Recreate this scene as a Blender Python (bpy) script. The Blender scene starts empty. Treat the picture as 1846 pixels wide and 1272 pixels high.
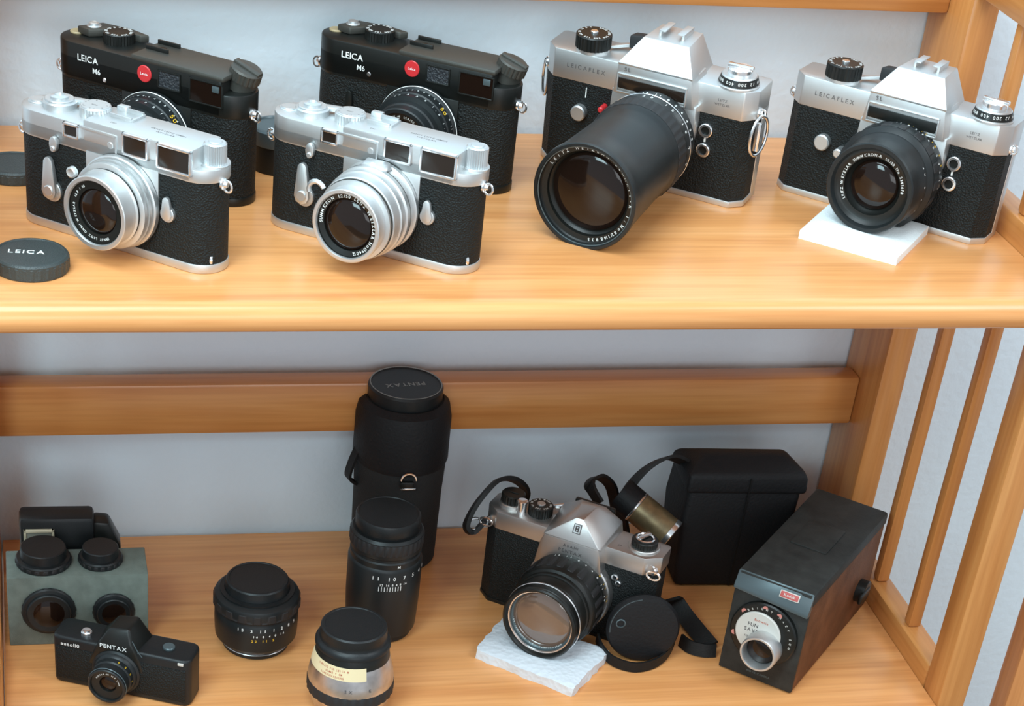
import bpy, bmesh, math, random
from mathutils import Matrix, Vector
random.seed(7)
S = 0.001                                    # everything below is measured in millimetres
sc = bpy.context.scene
COL = sc.collection
PI = math.pi

# ------------------------------------------------------------------ camera
yaw, pitch, roll = 0.249044, 0.629892, 0.103057
fpx, ppx, ppy, W, H = 3424.97, 772.86, 1277.27, 1846.0, 1272.0
fwd = Vector((math.sin(yaw)*math.cos(pitch), math.cos(yaw)*math.cos(pitch), -math.sin(pitch)))
r0 = Vector((math.cos(yaw), -math.sin(yaw), 0)); u0 = r0.cross(fwd)
rr = r0*math.cos(roll) + u0*math.sin(roll); uu = -r0*math.sin(roll) + u0*math.cos(roll)
cd = bpy.data.cameras.new('camera'); cam = bpy.data.objects.new('camera', cd); COL.objects.link(cam)
cd.sensor_fit = 'HORIZONTAL'; cd.sensor_width = 36; cd.lens = fpx/W*36
cd.shift_x = (W/2-ppx)/W; cd.shift_y = (ppy-H/2)/W
cd.clip_start = 0.01; cd.clip_end = 50
M = Matrix((rr, uu, -fwd)).transposed().to_4x4(); M.translation = Vector((0, -1264, 453))*S
cam.matrix_world = M
sc.camera = cam

# ------------------------------------------------------------------ world, lamps, exposure
w = bpy.data.worlds.new('room_light'); sc.world = w; w.use_nodes = True
bg = w.node_tree.nodes['Background']; bg.inputs[0].default_value = (0.82, 0.91, 1.0, 1); bg.inputs[1].default_value = 0.43
def area(name, loc, target, size, sizey, power, col):
    d = bpy.data.lights.new(name, 'AREA'); d.shape = 'RECTANGLE'; d.size = size; d.size_y = sizey
    d.energy = power; d.color = col
    o = bpy.data.objects.new(name, d); COL.objects.link(o); o.location = loc
    o.rotation_euler = (Vector(target)-Vector(loc)).to_track_quat('-Z', 'Y').to_euler(); return o
area('window_daylight', (-0.22, -0.72, 1.45), (0.2, -0.1, 0.0), 1.0, 0.8, 17, (0.76, 0.93, 1.0))
area('right_window_daylight', (1.25, -0.95, 1.15), (0.35, -0.1, 0.0), 0.5, 0.6, 6, (0.85, 0.95, 1.0))
area('left_wall_fill', (-0.34, -0.85, 0.52), (0.0, 0.0, 0.03), 0.35, 0.35, 4, (0.66, 0.93, 1.0))  # added fill lamp, brightens the upper-left wall; not an actual window
area('front_fill', (0.1, -2.6, 0.45), (0.35, -0.1, -0.2), 1.4, 0.8, 8, (0.92, 0.97, 1.0))  # added frontal fill lamp, lifts the lower tier under the shelf; no window there
sc.view_settings.view_transform = 'Standard'; sc.view_settings.look = 'None'
sc.view_settings.gamma = 1; sc.view_settings.use_curve_mapping = False
sc.view_settings.exposure = 0.55

# ------------------------------------------------------------------ materials
def mat(name, col, rough=.5, metal=0., bump=0., bscale=2000., spec=.5, coat=0., var=0., vscale=300., vor=False, alpha=None):
    m = bpy.data.materials.new(name); m.use_nodes = True; nt = m.node_tree; b = nt.nodes['Principled BSDF']
    b.inputs['Base Color'].default_value = (*col, 1); b.inputs['Roughness'].default_value = rough
    b.inputs['Metallic'].default_value = metal; b.inputs['Specular IOR Level'].default_value = spec
    b.inputs['Coat Weight'].default_value = coat
    tc = nt.nodes.new('ShaderNodeTexCoord')
    if bump:
        n = nt.nodes.new('ShaderNodeTexVoronoi' if vor else 'ShaderNodeTexNoise'); n.inputs['Scale'].default_value = bscale
        nt.links.new(tc.outputs['Object'], n.inputs['Vector'])
        bp = nt.nodes.new('ShaderNodeBump'); bp.inputs['Strength'].default_value = bump; bp.inputs['Distance'].default_value = .0006
        nt.links.new(n.outputs[0], bp.inputs['Height']); nt.links.new(bp.outputs[0], b.inputs['Normal'])
    if var:
        n = nt.nodes.new('ShaderNodeTexNoise'); n.inputs['Scale'].default_value = vscale; n.inputs['Detail'].default_value = 4
        nt.links.new(tc.outputs['Object'], n.inputs['Vector'])
        r = nt.nodes.new('ShaderNodeValToRGB'); r.color_ramp.elements[0].position = .3; r.color_ramp.elements[1].position = .7
        r.color_ramp.elements[0].color = (*[c*(1-var) for c in col], 1); r.color_ramp.elements[1].color = (*[min(1, c*(1+var)) for c in col], 1)
        nt.links.new(n.outputs[0], r.inputs[0]); nt.links.new(r.outputs[0], b.inputs['Base Color'])
    return m
def wood(name, axis, c1, c2, c3, rough=.28):
    m = bpy.data.materials.new(name); m.use_nodes = True; nt = m.node_tree; b = nt.nodes['Principled BSDF']
    L = nt.links.new
    tc = nt.nodes.new('ShaderNodeTexCoord'); mp = nt.nodes.new('ShaderNodeMapping')
    sc_ = [28., 28., 28.]; sc_[axis] = 1.6; mp.inputs['Scale'].default_value = sc_
    L(tc.outputs['Object'], mp.inputs['Vector'])
    n = nt.nodes.new('ShaderNodeTexNoise'); n.inputs['Scale'].default_value = 1.6; n.inputs['Detail'].default_value = 6
    n.inputs['Roughness'].default_value = .6; n.inputs['Distortion'].default_value = .5
    L(mp.outputs[0], n.inputs['Vector'])
    r = nt.nodes.new('ShaderNodeValToRGB'); e = r.color_ramp.elements
    e[0].position = .28; e[0].color = (*c1, 1); e[1].position = .72; e[1].color = (*c3, 1); q = e.new(.5); q.color = (*c2, 1)
    L(n.outputs[0], r.inputs[0])
    mp2 = nt.nodes.new('ShaderNodeMapping'); s2 = [330., 330., 330.]; s2[axis] = 9.; mp2.inputs['Scale'].default_value = s2
    L(tc.outputs['Object'], mp2.inputs['Vector'])
    n2 = nt.nodes.new('ShaderNodeTexNoise'); n2.inputs['Scale'].default_value = 1.; n2.inputs['Detail'].default_value = 3
    L(mp2.outputs[0], n2.inputs['Vector'])
    r2 = nt.nodes.new('ShaderNodeValToRGB'); r2.color_ramp.elements[0].position = .3; r2.color_ramp.elements[1].position = .6
    r2.color_ramp.elements[0].color = (.86, .80, .74, 1); r2.color_ramp.elements[1].color = (1, 1, 1, 1)
    L(n2.outputs[0], r2.inputs[0])
    mx = nt.nodes.new('ShaderNodeMix'); mx.data_type = 'RGBA'; mx.blend_type = 'MULTIPLY'; mx.inputs[0].default_value = .8
    L(r.outputs[0], mx.inputs[6]); L(r2.outputs[0], mx.inputs[7]); L(mx.outputs[2], b.inputs['Base Color'])
    b.inputs['Roughness'].default_value = rough; b.inputs['Coat Weight'].default_value = .15; b.inputs['Coat Roughness'].default_value = .25
    return m
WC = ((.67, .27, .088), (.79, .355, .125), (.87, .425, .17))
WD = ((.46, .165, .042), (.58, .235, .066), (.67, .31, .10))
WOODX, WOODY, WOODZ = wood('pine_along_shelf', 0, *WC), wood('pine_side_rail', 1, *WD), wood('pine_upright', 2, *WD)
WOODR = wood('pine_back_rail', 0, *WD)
CHROME = mat('satin_chrome', (.66, .67, .67), .43, .9, bump=.12, bscale=6000)
BRIGHT = mat('polished_chrome', (.86, .87, .88), .22, .95)
SILVER = mat('worn_aluminium', (.62, .60, .60), .30, .95, var=.22, vscale=90)
LEATHER = mat('black_vulcanite', (.0075, .0095, .0095), .6, 0, spec=.3, bump=1., bscale=900, vor=True)
LEATHERG = mat('grey_black_leatherette', (.02, .023, .028), .5, 0, bump=1., bscale=800, vor=True)
BLACK = mat('black_enamel', (.008, .009, .008), .36, 0, spec=.4, bump=.1, bscale=3000)
BLACKTOP = mat('worn_black_chrome', (.06, .058, .05), .42, .35, bump=.2, bscale=3000)
PLASTIC = mat('black_plastic', (.009, .011, .012), .42, 0, spec=.4, bump=.15, bscale=1500)
RUBBER = mat('ribbed_rubber', (.014, .014, .015), .6, 0)
BARREL = mat('black_anodised_barrel', (.011, .014, .015), .42, .1, spec=.45)
GLASS = mat('coated_lens_glass', (.012, .006, .004), .08, 0, spec=.42)
GLASSB = mat('brown_coated_glass', (.16, .10, .07), .10, 0, spec=.9, coat=1.)
WINDOW = mat('viewfinder_glass', (.022, .014, .010), .12, 0, spec=.4)
SATIN = mat('matt_chrome', (.62, .65, .66), .42, .85)
WHITE = mat('white_engraving', (.85, .87, .85), .5)
YELLOW = mat('yellow_engraving', (.85, .52, .03), .5)
DARKINK = mat('dark_engraving', (.10, .09, .09), .6)
RED = mat('red_enamel', (.62, .03, .035), .35)
FOAM = mat('white_foam', (.86, .91, .92), .9, 0, bump=.6, bscale=700)
STYRO = mat('white_polystyrene', (.72, .77, .82), .7, 0, bump=.8, bscale=260, vor=True)
GREENF = mat('grey_green_foam', (.155, .190, .165), .9, 0, bump=.5, bscale=1500, var=.15, vscale=120)
CREAM = mat('cream_reflector', (.62, .56, .40), .4, 0)
BRASS = mat('aged_brass_barrel', (.23, .17, .09), .38, .6, var=.3, vscale=120)
CASE = mat('black_leather', (.008, .008, .009), .6, 0, spec=.3, bump=.5, bscale=500)
CORDURA = mat('black_case_cloth', (.012, .012, .012), .8, 0, bump=.7, bscale=1200)
DULL = mat('scuffed_black_paint', (.026, .027, .025), .6, 0, spec=.3, var=.3, vscale=90, bump=.3, bscale=900)
BROWNV = mat('brown_box_vinyl', (.14, .055, .024), .6, 0, spec=.2, bump=.5, bscale=900, var=.25, vscale=60)
SLATE = mat('slate_grey_plate', (.085, .115, .125), .35, .3)
IVORY = mat('ivory_dial', (.62, .60, .55), .4)
RIMG = mat('pale_grey_rim', (.26, .28, .27), .45)
TAN = mat('tan_counter', (.38, .30, .17), .4)
PAPER = mat('yellowed_paper_label', (.80, .66, .40), .7)
REDINK = mat('red_ink', (.50, .12, .07), .6)
STRAP = mat('black_leather_strap', (.008, .008, .008), .55, 0, spec=.3, bump=.3, bscale=700)
WALL = mat('rough_white_plaster', (.73, .83, .91), .9, 0, bump=1., bscale=160)
FLOORM = mat('floor_boards', (.35, .22, .12), .5)

# ------------------------------------------------------------------ mesh helpers
class G:
    """collects shapes (mm) into one mesh"""
    def __init__(s): s.bm = bmesh.new()
    def _add(s, tmp, M=None, bev=0, seg=2):
        if bev:
            es = [e for e in tmp.edges if len(e.link_faces) == 2 and e.calc_face_angle() > .6]
            if es: bmesh.ops.bevel(tmp, geom=es, offset=bev, segments=seg, profile=.5, affect='EDGES', clamp_overlap=True)
        if M is not None: tmp.transform(M)
        me = bpy.data.meshes.new('t'); tmp.to_mesh(me); tmp.free(); s.bm.from_mesh(me); bpy.data.meshes.remove(me); return s
    def box(s, x0, x1, y0, y1, z0, z1, bev=0, M=None, seg=2):
        t = bmesh.new(); bmesh.ops.create_cube(t, size=1)
        for v in t.verts: v.co = Vector((x0+(v.co.x+.5)*(x1-x0), y0+(v.co.y+.5)*(y1-y0), z0+(v.co.z+.5)*(z1-z0)))
        return s._add(t, M, bev, seg)
    def prism(s, pts, z0, z1, bev=0, M=None, seg=2):
        t = bmesh.new(); a = [t.verts.new((x, y, z0)) for x, y in pts]; b = [t.verts.new((x, y, z1)) for x, y in pts]; n = len(pts)
        t.faces.new(a[::-1]); t.faces.new(b)
        for i in range(n): t.faces.new((a[i], a[(i+1) % n], b[(i+1) % n], b[i]))
        bmesh.ops.recalc_face_normals(t, faces=t.faces)
        return s._add(t, M, bev, seg)
    def hull(s, pts, bev=0, M=None, seg=2):
        t = bmesh.new(); [t.verts.new(p) for p in pts]
        r = bmesh.ops.convex_hull(t, input=t.verts)
        bmesh.ops.delete(t, geom=[v for v in t.verts if not v.link_faces], context='VERTS')
        bmesh.ops.dissolve_limit(t, angle_limit=.01, verts=t.verts, edges=t.edges)
        bmesh.ops.recalc_face_normals(t, faces=t.faces)
        return s._add(t, M, bev, seg)
    def lathe(s, prof, M=None, n=64, knurl=None):
        """prof: list of (radius, height) from back to front; closed on the axis when r=0; knurl=(h0,h1,count,depth)"""
        t = bmesh.new(); rings = []
        for r, h in prof:
            if r <= 1e-6: rings.append([t.verts.new((0, 0, h))]); continue
            R = []
            for k in range(n):
                a = 2*PI*k/n; q = r
                if knurl and knurl[0] <= h <= knurl[1] and (k*knurl[2]//n) % 2: q = r-knurl[3]
                R.append(t.verts.new((q*math.cos(a), q*math.sin(a), h)))
            rings.append(R)
        for A, B in zip(rings, rings[1:]):
            for k in range(n):
                k2 = (k+1) % n
                if len(A) == 1 and len(B) == 1: break
                if len(A) == 1: t.faces.new((A[0], B[k], B[k2]))
                elif len(B) == 1: t.faces.new((A[k], A[k2], B[0]))
                else: t.faces.new((A[k], A[k2], B[k2], B[k]))
        return s._add(t, M)
    def cyl(s, x, y, z0, z1, r, bev=.4, n=40, M=None, knurl=0):
        T = Matrix.Translation((x, y, 0)); b = min(bev, r*.4, abs(z1-z0)*.4)
        p = [(0, z0), (r, z0), (r, z1-b), (r-b, z1), (0, z1)]
        if knurl: p = [(0, z0), (r, z0), (r, z0+.01), (r, z1-b-.01), (r-.01, z1-b), (r-b, z1), (0, z1)]
        return s.lathe(p, (M @ T) if M is not None else T, n, (z0, z1-b-.005, knurl, .5) if knurl else None)
    def tube(s, pts, r, n=10, closed=False, M=None, flat=None, up=None):
        """round tube; flat=(w,t) makes a strap of width w along `up` and thickness t"""
        t = bmesh.new(); P = [Vector(p) for p in pts]; m = len(P); rings = []; prev = None
        for i, p in enumerate(P):
            a = P[(i-1) % m] if (closed or i > 0) else p; b = P[(i+1) % m] if (closed or i < m-1) else p
            d = (b-a).normalized()
            if flat:
                u = Vector(up[i] if isinstance(up, list) else up).normalized(); nrm = d.cross(u).normalized(); u = nrm.cross(d).normalized()
                w2, t2 = flat[0]/2, flat[1]/2
                rings.append([t.verts.new(p+u*x+nrm*y) for x, y in ((-w2, -t2), (w2, -t2), (w2, t2), (-w2, t2))])
            else:
                ref = prev if prev is not None else (Vector((0, 0, 1)) if abs(d.z) < .9 else Vector((1, 0, 0)))
                e1 = (ref-d*ref.dot(d)).normalized(); prev = e1; e2 = d.cross(e1)
                rings.append([t.verts.new(p+(e1*math.cos(2*PI*k/n)+e2*math.sin(2*PI*k/n))*r) for k in range(n)])
        k_ = len(rings[0])
        for i in range(m if closed else m-1):
            A, B = rings[i], rings[(i+1) % m]
            for k in range(k_): t.faces.new((A[k], A[(k+1) % k_], B[(k+1) % k_], B[k]))
        if not closed: t.faces.new(rings[0][::-1]); t.faces.new(rings[-1])
        bmesh.ops.recalc_face_normals(t, faces=t.faces)
        return s._add(t, M)
    def ring(s, c, R, r, M=None, sx=1, sz=1, n=32):
        """torus in the xz plane round c"""
        return s.tube([(c[0]+R*sx*math.cos(2*PI*k/n), c[1], c[2]+R*sz*math.sin(2*PI*k/n)) for k in range(n)], r, 8, True, M)
    def mesh(s, bm2, M=None):
        t = bm2.copy(); return s._add(t, M)
def stadium(w_, t_, n=12, r=None):
    r = t_/2 if r is None else r; out = []
    for cx, cy, a0 in ((w_/2-r, t_/2-r, 0), (-w_/2+r, t_/2-r, 90), (-w_/2+r, -t_/2+r, 180), (w_/2-r, -t_/2+r, 270)):
        for k in range(n+1):
            a = math.radians(a0+90*k/n); out.append((cx+r*math.cos(a), cy+r*math.sin(a)))
    o2 = []
    for p in out:
        if not o2 or (abs(p[0]-o2[-1][0])+abs(p[1]-o2[-1][1])) > 1e-4: o2.append(p)
    if abs(o2[0][0]-o2[-1][0])+abs(o2[0][1]-o2[-1][1]) < 1e-4: o2.pop()
    return o2
_gl = {}
def glyph(ch):
    if ch not in _gl:
        c = bpy.data.curves.new('g', 'FONT'); c.body = ch; c.size = 1; c.extrude = .02; c.resolution_u = 3; c.offset = .012
        o = bpy.data.objects.new('g', c); COL.objects.link(o)
        dg = bpy.context.evaluated_depsgraph_get(); me = bpy.data.meshes.new_from_object(o.evaluated_get(dg))
        b = bmesh.new(); b.from_mesh(me); bpy.data.objects.remove(o); bpy.data.curves.remove(c); bpy.data.meshes.remove(me)
        xs = [v.co.x for v in b.verts]; _gl[ch] = (b, min(xs) if xs else 0, max(xs) if xs else .3)
    return _gl[ch]
def text(g, s_, h, M, align='C', track=.12, bold=1.):
    """string with cap height h (mm) written along M's x axis, M's z is the surface normal"""
    k = h/.70; adv = []; x = 0
    for ch in s_:
        if ch == ' ': x += .35*k; continue
        b, a, c = glyph(ch); adv.append((ch, x)); x += (c-a+track)*k
    x -= track*k; off = {'C': -x/2, 'L': 0, 'R': -x}[align]
    for ch, px in adv:
        b, a, c = glyph(ch); g.mesh(b, M @ Matrix.Translation((off+px-a*k, 0, 0)) @ Matrix.Diagonal((k, k*bold, k*.3, 1)))
    return g
def ringtext(g, s_, h, R, M, a0, inward=False, step=None, axial=None):
    """letters round a circle in M's xy plane; a0 = angle (deg) of the first letter, running clockwise seen from +z.
    axial: height z on the outside of a barrel, letters standing on the cylinder surface"""
    k = h/.70; a = math.radians(a0)
    for ch in s_:
        if ch == ' ': a -= (step or .5*k/R*1.4); continue
        b, x0, x1 = glyph(ch); wd = (x1-x0)*k
        if axial is None:
            X = Matrix.Rotation(a-PI/2, 4, 'Z') @ Matrix.Translation((-wd/2-x0*k, R, 0))
            if inward: X = Matrix.Rotation(a-PI/2, 4, 'Z') @ Matrix.Translation((0, R, 0)) @ Matrix.Rotation(PI, 4, 'Z') @ Matrix.Translation((-wd/2-x0*k, -h, 0))
        else:
            X = Matrix.Rotation(a, 4, 'Z') @ Matrix.Translation((R, 0, axial)) @ Matrix(((0, 0, 1, 0), (-1, 0, 0, 0), (0, -1, 0, 0), (0, 0, 0, 1))) @ Matrix.Translation((-wd/2-x0*k, 0, 0))
        g.mesh(b, M @ X @ Matrix.Diagonal((k, k, k*.3, 1)))
        a -= step if step else (wd+h*.28)/R*(1)
    return g
def obj(name, g, m, parent=None):
    me = bpy.data.meshes.new(name); bm = g.bm
    bmesh.ops.remove_doubles(bm, verts=bm.verts, dist=1e-4)
    bmesh.ops.scale(bm, vec=(S, S, S), verts=bm.verts)
    for f in bm.faces: f.smooth = True
    for e in bm.edges:
        if len(e.link_faces) == 2 and e.calc_face_angle(0) > .55: e.smooth = False
    bm.to_mesh(me); bm.free(); me.materials.append(m)
    o = bpy.data.objects.new(name, me); COL.objects.link(o)
    if parent is not None: o.parent = parent
    return o
def thing(name, label, cat, loc=(0, 0, 0), rot=(0, 0, 0), group=None):
    o = bpy.data.objects.new(name, None); COL.objects.link(o); o.empty_display_size = .01
    o.location = Vector(loc)*S; o.rotation_euler = rot; o['label'] = label; o['category'] = cat
    if group: o['group'] = group
    return o
def tag(o, label, cat, loc=None, rot=None, group=None):
    o['label'] = label; o['category'] = cat
    if group: o['group'] = group
    if loc: o.location = Vector(loc)*S
    if rot: o.rotation_euler = rot
    return o
def struct(o): o['kind'] = 'structure'; return o
def FR(x, y, z):   # frame on a front face: x right, y up, z towards the viewer (local -y)
    return Matrix.Translation((x, y, z)) @ Matrix.Rotation(PI/2, 4, 'X')
def TOP(x, y, z): return Matrix.Translation((x, y, z))
def pose(x, y, th, z0=0, tilt=0):   # tilt>0 raises the front
    return (x, y, z0), (-tilt, 0, th)
def rect_frame(g, x0, x1, z0, z1, y0, y1, w_, bev=.3):
    g.box(x0, x1, y0, y1, z1-w_, z1, bev); g.box(x0, x1, y0, y1, z0, z0+w_, bev)
    g.box(x0, x0+w_, y0, y1, z0, z1, bev); g.box(x1-w_, x1, y0, y1, z0, z1, bev); return g

ZL = -319.4
XR, XL = 629.3, -24.0

# ------------------------------------------------------------------ the room
struct(obj('wall_back', G().box(-1500, 1600, 5, 60, -700, 900), WALL))
struct(obj('floor', G().box(-1500, 1600, -1400, 60, -720, -700), FLOORM))
g = G().lathe([(0, 0), (4, 0), (4.4, 1), (3, 2.4), (0, 3)], FR(0, 0, 0), 24)
tag(obj('wall_screw', g, DULL), 'dark screw head in the white wall right of the shelf unit', 'screw', (811, 5, -286.5))

# ------------------------------------------------------------------ the shelf unit
unit = thing('shelf_unit', 'honey-coloured wooden shelf unit with slatted sides holding all the cameras', 'shelf unit', (0, 0, -700))
def upart(name, g, m):
    o = obj(name, g, m, unit); o.location = (0, 0, .7); return o
def shelf(z, x0, x1):
    r = 9.5; t = bmesh.new(); prof = [(0, z), (0, z-19)]
    prof += [(-271-r*math.sin(PI*k/14), z-r-r*math.cos(PI*k/14)) for k in range(15)]
    g = G(); a = [t.verts.new((x0, y, q)) for y, q in prof]; b = [t.verts.new((x1, y, q)) for y, q in prof]; n = len(prof)
    t.faces.new(a); t.faces.new(b[::-1])
    for i in range(n): t.faces.new((a[i], b[i], b[(i+1) % n], a[(i+1) % n]))
    bmesh.ops.recalc_face_normals(t, faces=t.faces); g._add(t); return g
upart('upper_shelf', shelf(0, XL-.6, XR-.4), WOODX)
upart('lower_shelf', shelf(ZL, XL+.6, XR-.4), WOODX)
for z in (0, ZL):
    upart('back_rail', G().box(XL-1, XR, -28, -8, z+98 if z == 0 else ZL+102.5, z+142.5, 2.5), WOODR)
def side(x0, x1, s_):
    sx = x0 if s_ > 0 else x1
    f = lambda a, b: (sx+s_*a, sx+s_*b) if s_ > 0 else (sx-b, sx-a)
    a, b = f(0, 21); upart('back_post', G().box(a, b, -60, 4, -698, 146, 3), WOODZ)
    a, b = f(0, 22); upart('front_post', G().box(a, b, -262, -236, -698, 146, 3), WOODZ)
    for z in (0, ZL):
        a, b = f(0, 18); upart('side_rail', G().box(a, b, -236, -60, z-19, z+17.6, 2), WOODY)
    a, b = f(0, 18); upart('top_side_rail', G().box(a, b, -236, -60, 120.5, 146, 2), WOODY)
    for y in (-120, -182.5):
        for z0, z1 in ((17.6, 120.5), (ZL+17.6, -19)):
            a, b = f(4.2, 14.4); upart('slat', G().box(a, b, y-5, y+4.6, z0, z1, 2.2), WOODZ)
side(XR, XR+22, 1); side(XL-22-1, XL-1, -1)
g = G().box(715.5, 738, -215, -193, -700, -120, 3)
tag(obj('wooden_post', g, wood('pale_upright', 2, *WC)), 'pale wooden post of another stand at the lower right edge', 'post')

# ------------------------------------------------------------------ rangefinder cameras
def lug(g, x, y, z, s_):
    g.lathe([(0, 0), (3.4, 0), (3.4, 1.2), (2, 1.6), (1.4, 3.4), (0, 3.4)], Matrix.Translation((x, y, z)) @ Matrix.Rotation(s_*PI/2, 4, 'Y'), 20)
    g.tube([(x+s_*3.4+2.6*math.cos(a)*s_, y, z-1+3.2*math.sin(a)) for a in [2*PI*k/16 for k in range(16)]], .7, 6, True)
def lens_front(parent, cx, cz, yf, r, glass_r, txt, glass=GLASS, black=BLACK, hh=1.5):
    """inner front of a lens: black name ring with writing and the domed front element; yf = front plane"""
    Mx = FR(cx, yf, cz)
    obj('name_ring', G().lathe([(r, -1.2), (r-.2, -2.2), (glass_r, -3.2), (glass_r-.3, -4.5)], Mx), black, parent)
    if txt: obj('ring_lettering', ringtext(G(), txt[0], hh, (r+glass_r)/2-hh/2, FR(cx, yf+2.4, cz), txt[1]), WHITE, parent)
    d = glass_r*.28
    obj('front_element', G().lathe([(glass_r, -5)]+[(glass_r*math.cos(PI/2*k/8), -5+d*math.sin(PI/2*k/8)) for k in range(1, 8)]+[(0, -5+d)], Mx), glass, parent)

def make_m3(label, loc, rot, longlens, group):
    t = thing('rangefinder_camera', label, 'camera', loc, rot, group)
    obj('base_plate', G().prism(stadium(138, 31.6), 0, 5.5, .8), CHROME, t)
    obj('leather_body', G().prism(stadium(137, 30.6), 5.5, 55), LEATHER, t)
    g = G().prism(stadium(138, 31.6), 53.5, 61, .3)
    pts = [(x, y) for x, y in stadium(138, 31.6) if x < 57]; g.prism(pts+[], 53.5, 68.6, .8)
    g.box(-17.5, 57, -16.2, 13.5, 60, 72.2, 1.2)
    g.box(-15.6, 34.4, -16.3, -13, 32, 54.5, .2)
    g.lathe([(25, 0), (25, 1.8), (24.2, 2.4), (0, 2.4)], FR(9, -14.6, 31.5))
    g.prism([(-19.5, -16.9), (6, -16.9), (6, -15), (-19.5, -15)], 66.6, 68.4, .3); g.box(5, 6.4, -16.9, -15, 58, 68, .3)
    g.cyl(0, 0, 0, .8, 2, M=FR(1.5, -15.8, 61.6))
    obj('top_plate', g, CHROME, t)
    obj('deck_engraving', text(text(text(G(), 'ERNST LEITZ GMBH', 1.7, TOP(31, -2, 72.2)), 'WETZLAR', 1.7, TOP(31, -5.5, 72.2)), 'DBP', 1.4, TOP(-1, -10, 72.2)), DARKINK, t)
    for x0, x1, z0, z1 in ((-31, -19.5, 59.6, 68), (10, 28, 59, 71.6), (33.5, 57, 57, 71.6)):
        fr = obj('window_frame', rect_frame(G(), x0, x1, z0, z1, -17.6, -15.4, 1.5), BRIGHT, t)
        obj('window_glass', G().box(x0+1, x1-1, -16.8, -15.6, z0+1, z1-1), WINDOW, fr)
    # top controls
    obj('frame_counter', G().cyl(-61, 0, 68.2, 69.3, 6.2).cyl(-61, 0, 69.2, 69.8, 5), SATIN, t)
    g = G().cyl(-46.5, 1, 68.2, 72.4, 10.2, .8).cyl(-46.5, 1, 72.4, 73.4, 8.6).lathe([(0, 72), (5.4, 72), (5.4, 74.6), (3, 75.2), (2.6, 74.2), (0, 74.2)], TOP(-46.5, 1, 0), 32)
    g.hull([(-46, 3, 70), (-46, 9.5, 70), (-20, 14.6, 70), (-19, 10.5, 70), (-46, 3, 72.6), (-46, 9.5, 72.6), (-20, 14.6, 72.6), (-19, 10.5, 72.6)], .5)
    g.hull([(-12, 8, 70.5), (-12, 13.5, 70.5), (-5, 13.5, 70.5), (-5, 8, 70.5), (-12, 9, 75), (-5, 9, 75), (-12, 13.5, 75), (-5, 13.5, 75)], .6)
    obj('advance_lever', g, SATIN, t)
    dl = obj('shutter_dial', G().cyl(-21.5, 1.5, 68.2, 74.6, 9.2, .5, 60, knurl=60).cyl(-21.5, 1.5, 74.5, 75.1, 8.4), SATIN, t)
    obj('dial_numerals', ringtext(text(G(), '1000', 1.5, TOP(-21.5, 0, 75.1)), '2 4 8 15 30 60 B', 1.3, 6.3, TOP(-21.5, 1.5, 75.1), 60, step=.35), DARKINK, dl)
    g = G().box(-9, 6, 9.4, 11, 72, 74.4, .3).box(-9, 6, -2.4, -.8, 72, 74.4, .3).box(-9, 6, 9.4, 10, 74, 74.6).box(5, 7, -2, 11, 72, 73.4, .2)
    obj('accessory_shoe', g, SATIN, t)
    obj('rewind_knob', G().cyl(61.5, 0, 61, 74, 6.6, .8, 60, knurl=60).cyl(61.5, 0, 73.5, 74.6, 4).cyl(61.5, 0, 60.8, 62.2, 8), SATIN, t)
    for s_ in (-1, 1): g = G(); lug(g, s_*68.2, -2, 52, s_); obj('strap_lug', g, BRIGHT, t)
    # front levers
    g = G().hull([(-41.4+3*math.cos(a), y, 42+3*math.sin(a)) for a in (.3, 1, 1.57, 2.1, 2.9) for y in (-19, -16)]+[(-40.5+5*math.cos(a), y, 25+5*math.sin(a)) for a in (3.14, 3.9, 4.7, 5.5, 0) for y in (-20, -16)], .5)
    g.cyl(0, 0, 0, 2, 6.2, M=FR(-40, -15.3, 24.5)).cyl(0, 0, 0, 5.5, 3.2, M=FR(-40.3, -15.3, 25.5)); obj('self_timer_lever', g, CHROME, t)
    g = G().hull([(-37+2.8*math.cos(a), y, 53.5+4.6*math.sin(a)) for a in [PI*k/6 for k in range(12)] for y in (-19, -15.8)], .5); g.cyl(0, 0, 0, 4.6, 1.6, M=FR(-37, -15.3, 51)); obj('preview_lever', g, CHROME, t)
    g = G().cyl(0, 0, 0, 2.4, 4.6, M=FR(41, -15.3, 31.6)); g.hull([(40.6+2.2*math.cos(a), y, 39.5+2.2*math.sin(a)) for a in (.3, 1, 1.57, 2.1, 2.9) for y in (-18.5, -16)]+[(41+3.6*math.cos(a), y, 31.6+3.6*math.sin(a)) for a in (3.14, 3.9, 4.7, 5.5, 0) for y in (-18.5, -16)], .4)
    obj('rewind_lever', g, CHROME, t)
    obj('base_catch', G().cyl(0, 0, 0, 1.6, 2.6, M=Matrix.Translation((65.5, -7.5, 8)) @ Matrix.Rotation(-.9, 4, 'Z') @ Matrix.Rotation(PI/2, 4, 'X')), BRIGHT, t)
    # lens
    cx, cz = 9, 31.5; Mx = FR(cx, -16.8, cz)
    if not longlens:
        yf = -42.5; L = -16.8-yf
        p = [(26.5, 0), (26.5, 3.4), (25.8, 4), (24.2, 4.2), (24.2, 5), (25.2, 5.2), (25.2, 7.4), (23.6, 7.6), (23.6, 8.6), (24.6, 8.8), (24.6, 11.4), (24, 11.8), (21.2, 12), (21.2, 13.2), (21.8, 13.6), (20.6, 14.2), (20.6, L-3), (21.3, L-2.4), (21.3, L-.4), (20.8, L), (18.8, L), (18.2, L-1.2), (18.2, L-5)]
        ln = obj('lens_barrel', G().lathe(p, Mx, 96), CHROME, t)
        g = G().lathe([(21.6, 11.95), (21.6, 12.5), (21.2, 12.5)], Mx, 96); obj('dark_groove', g, BLACK, ln)
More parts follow.
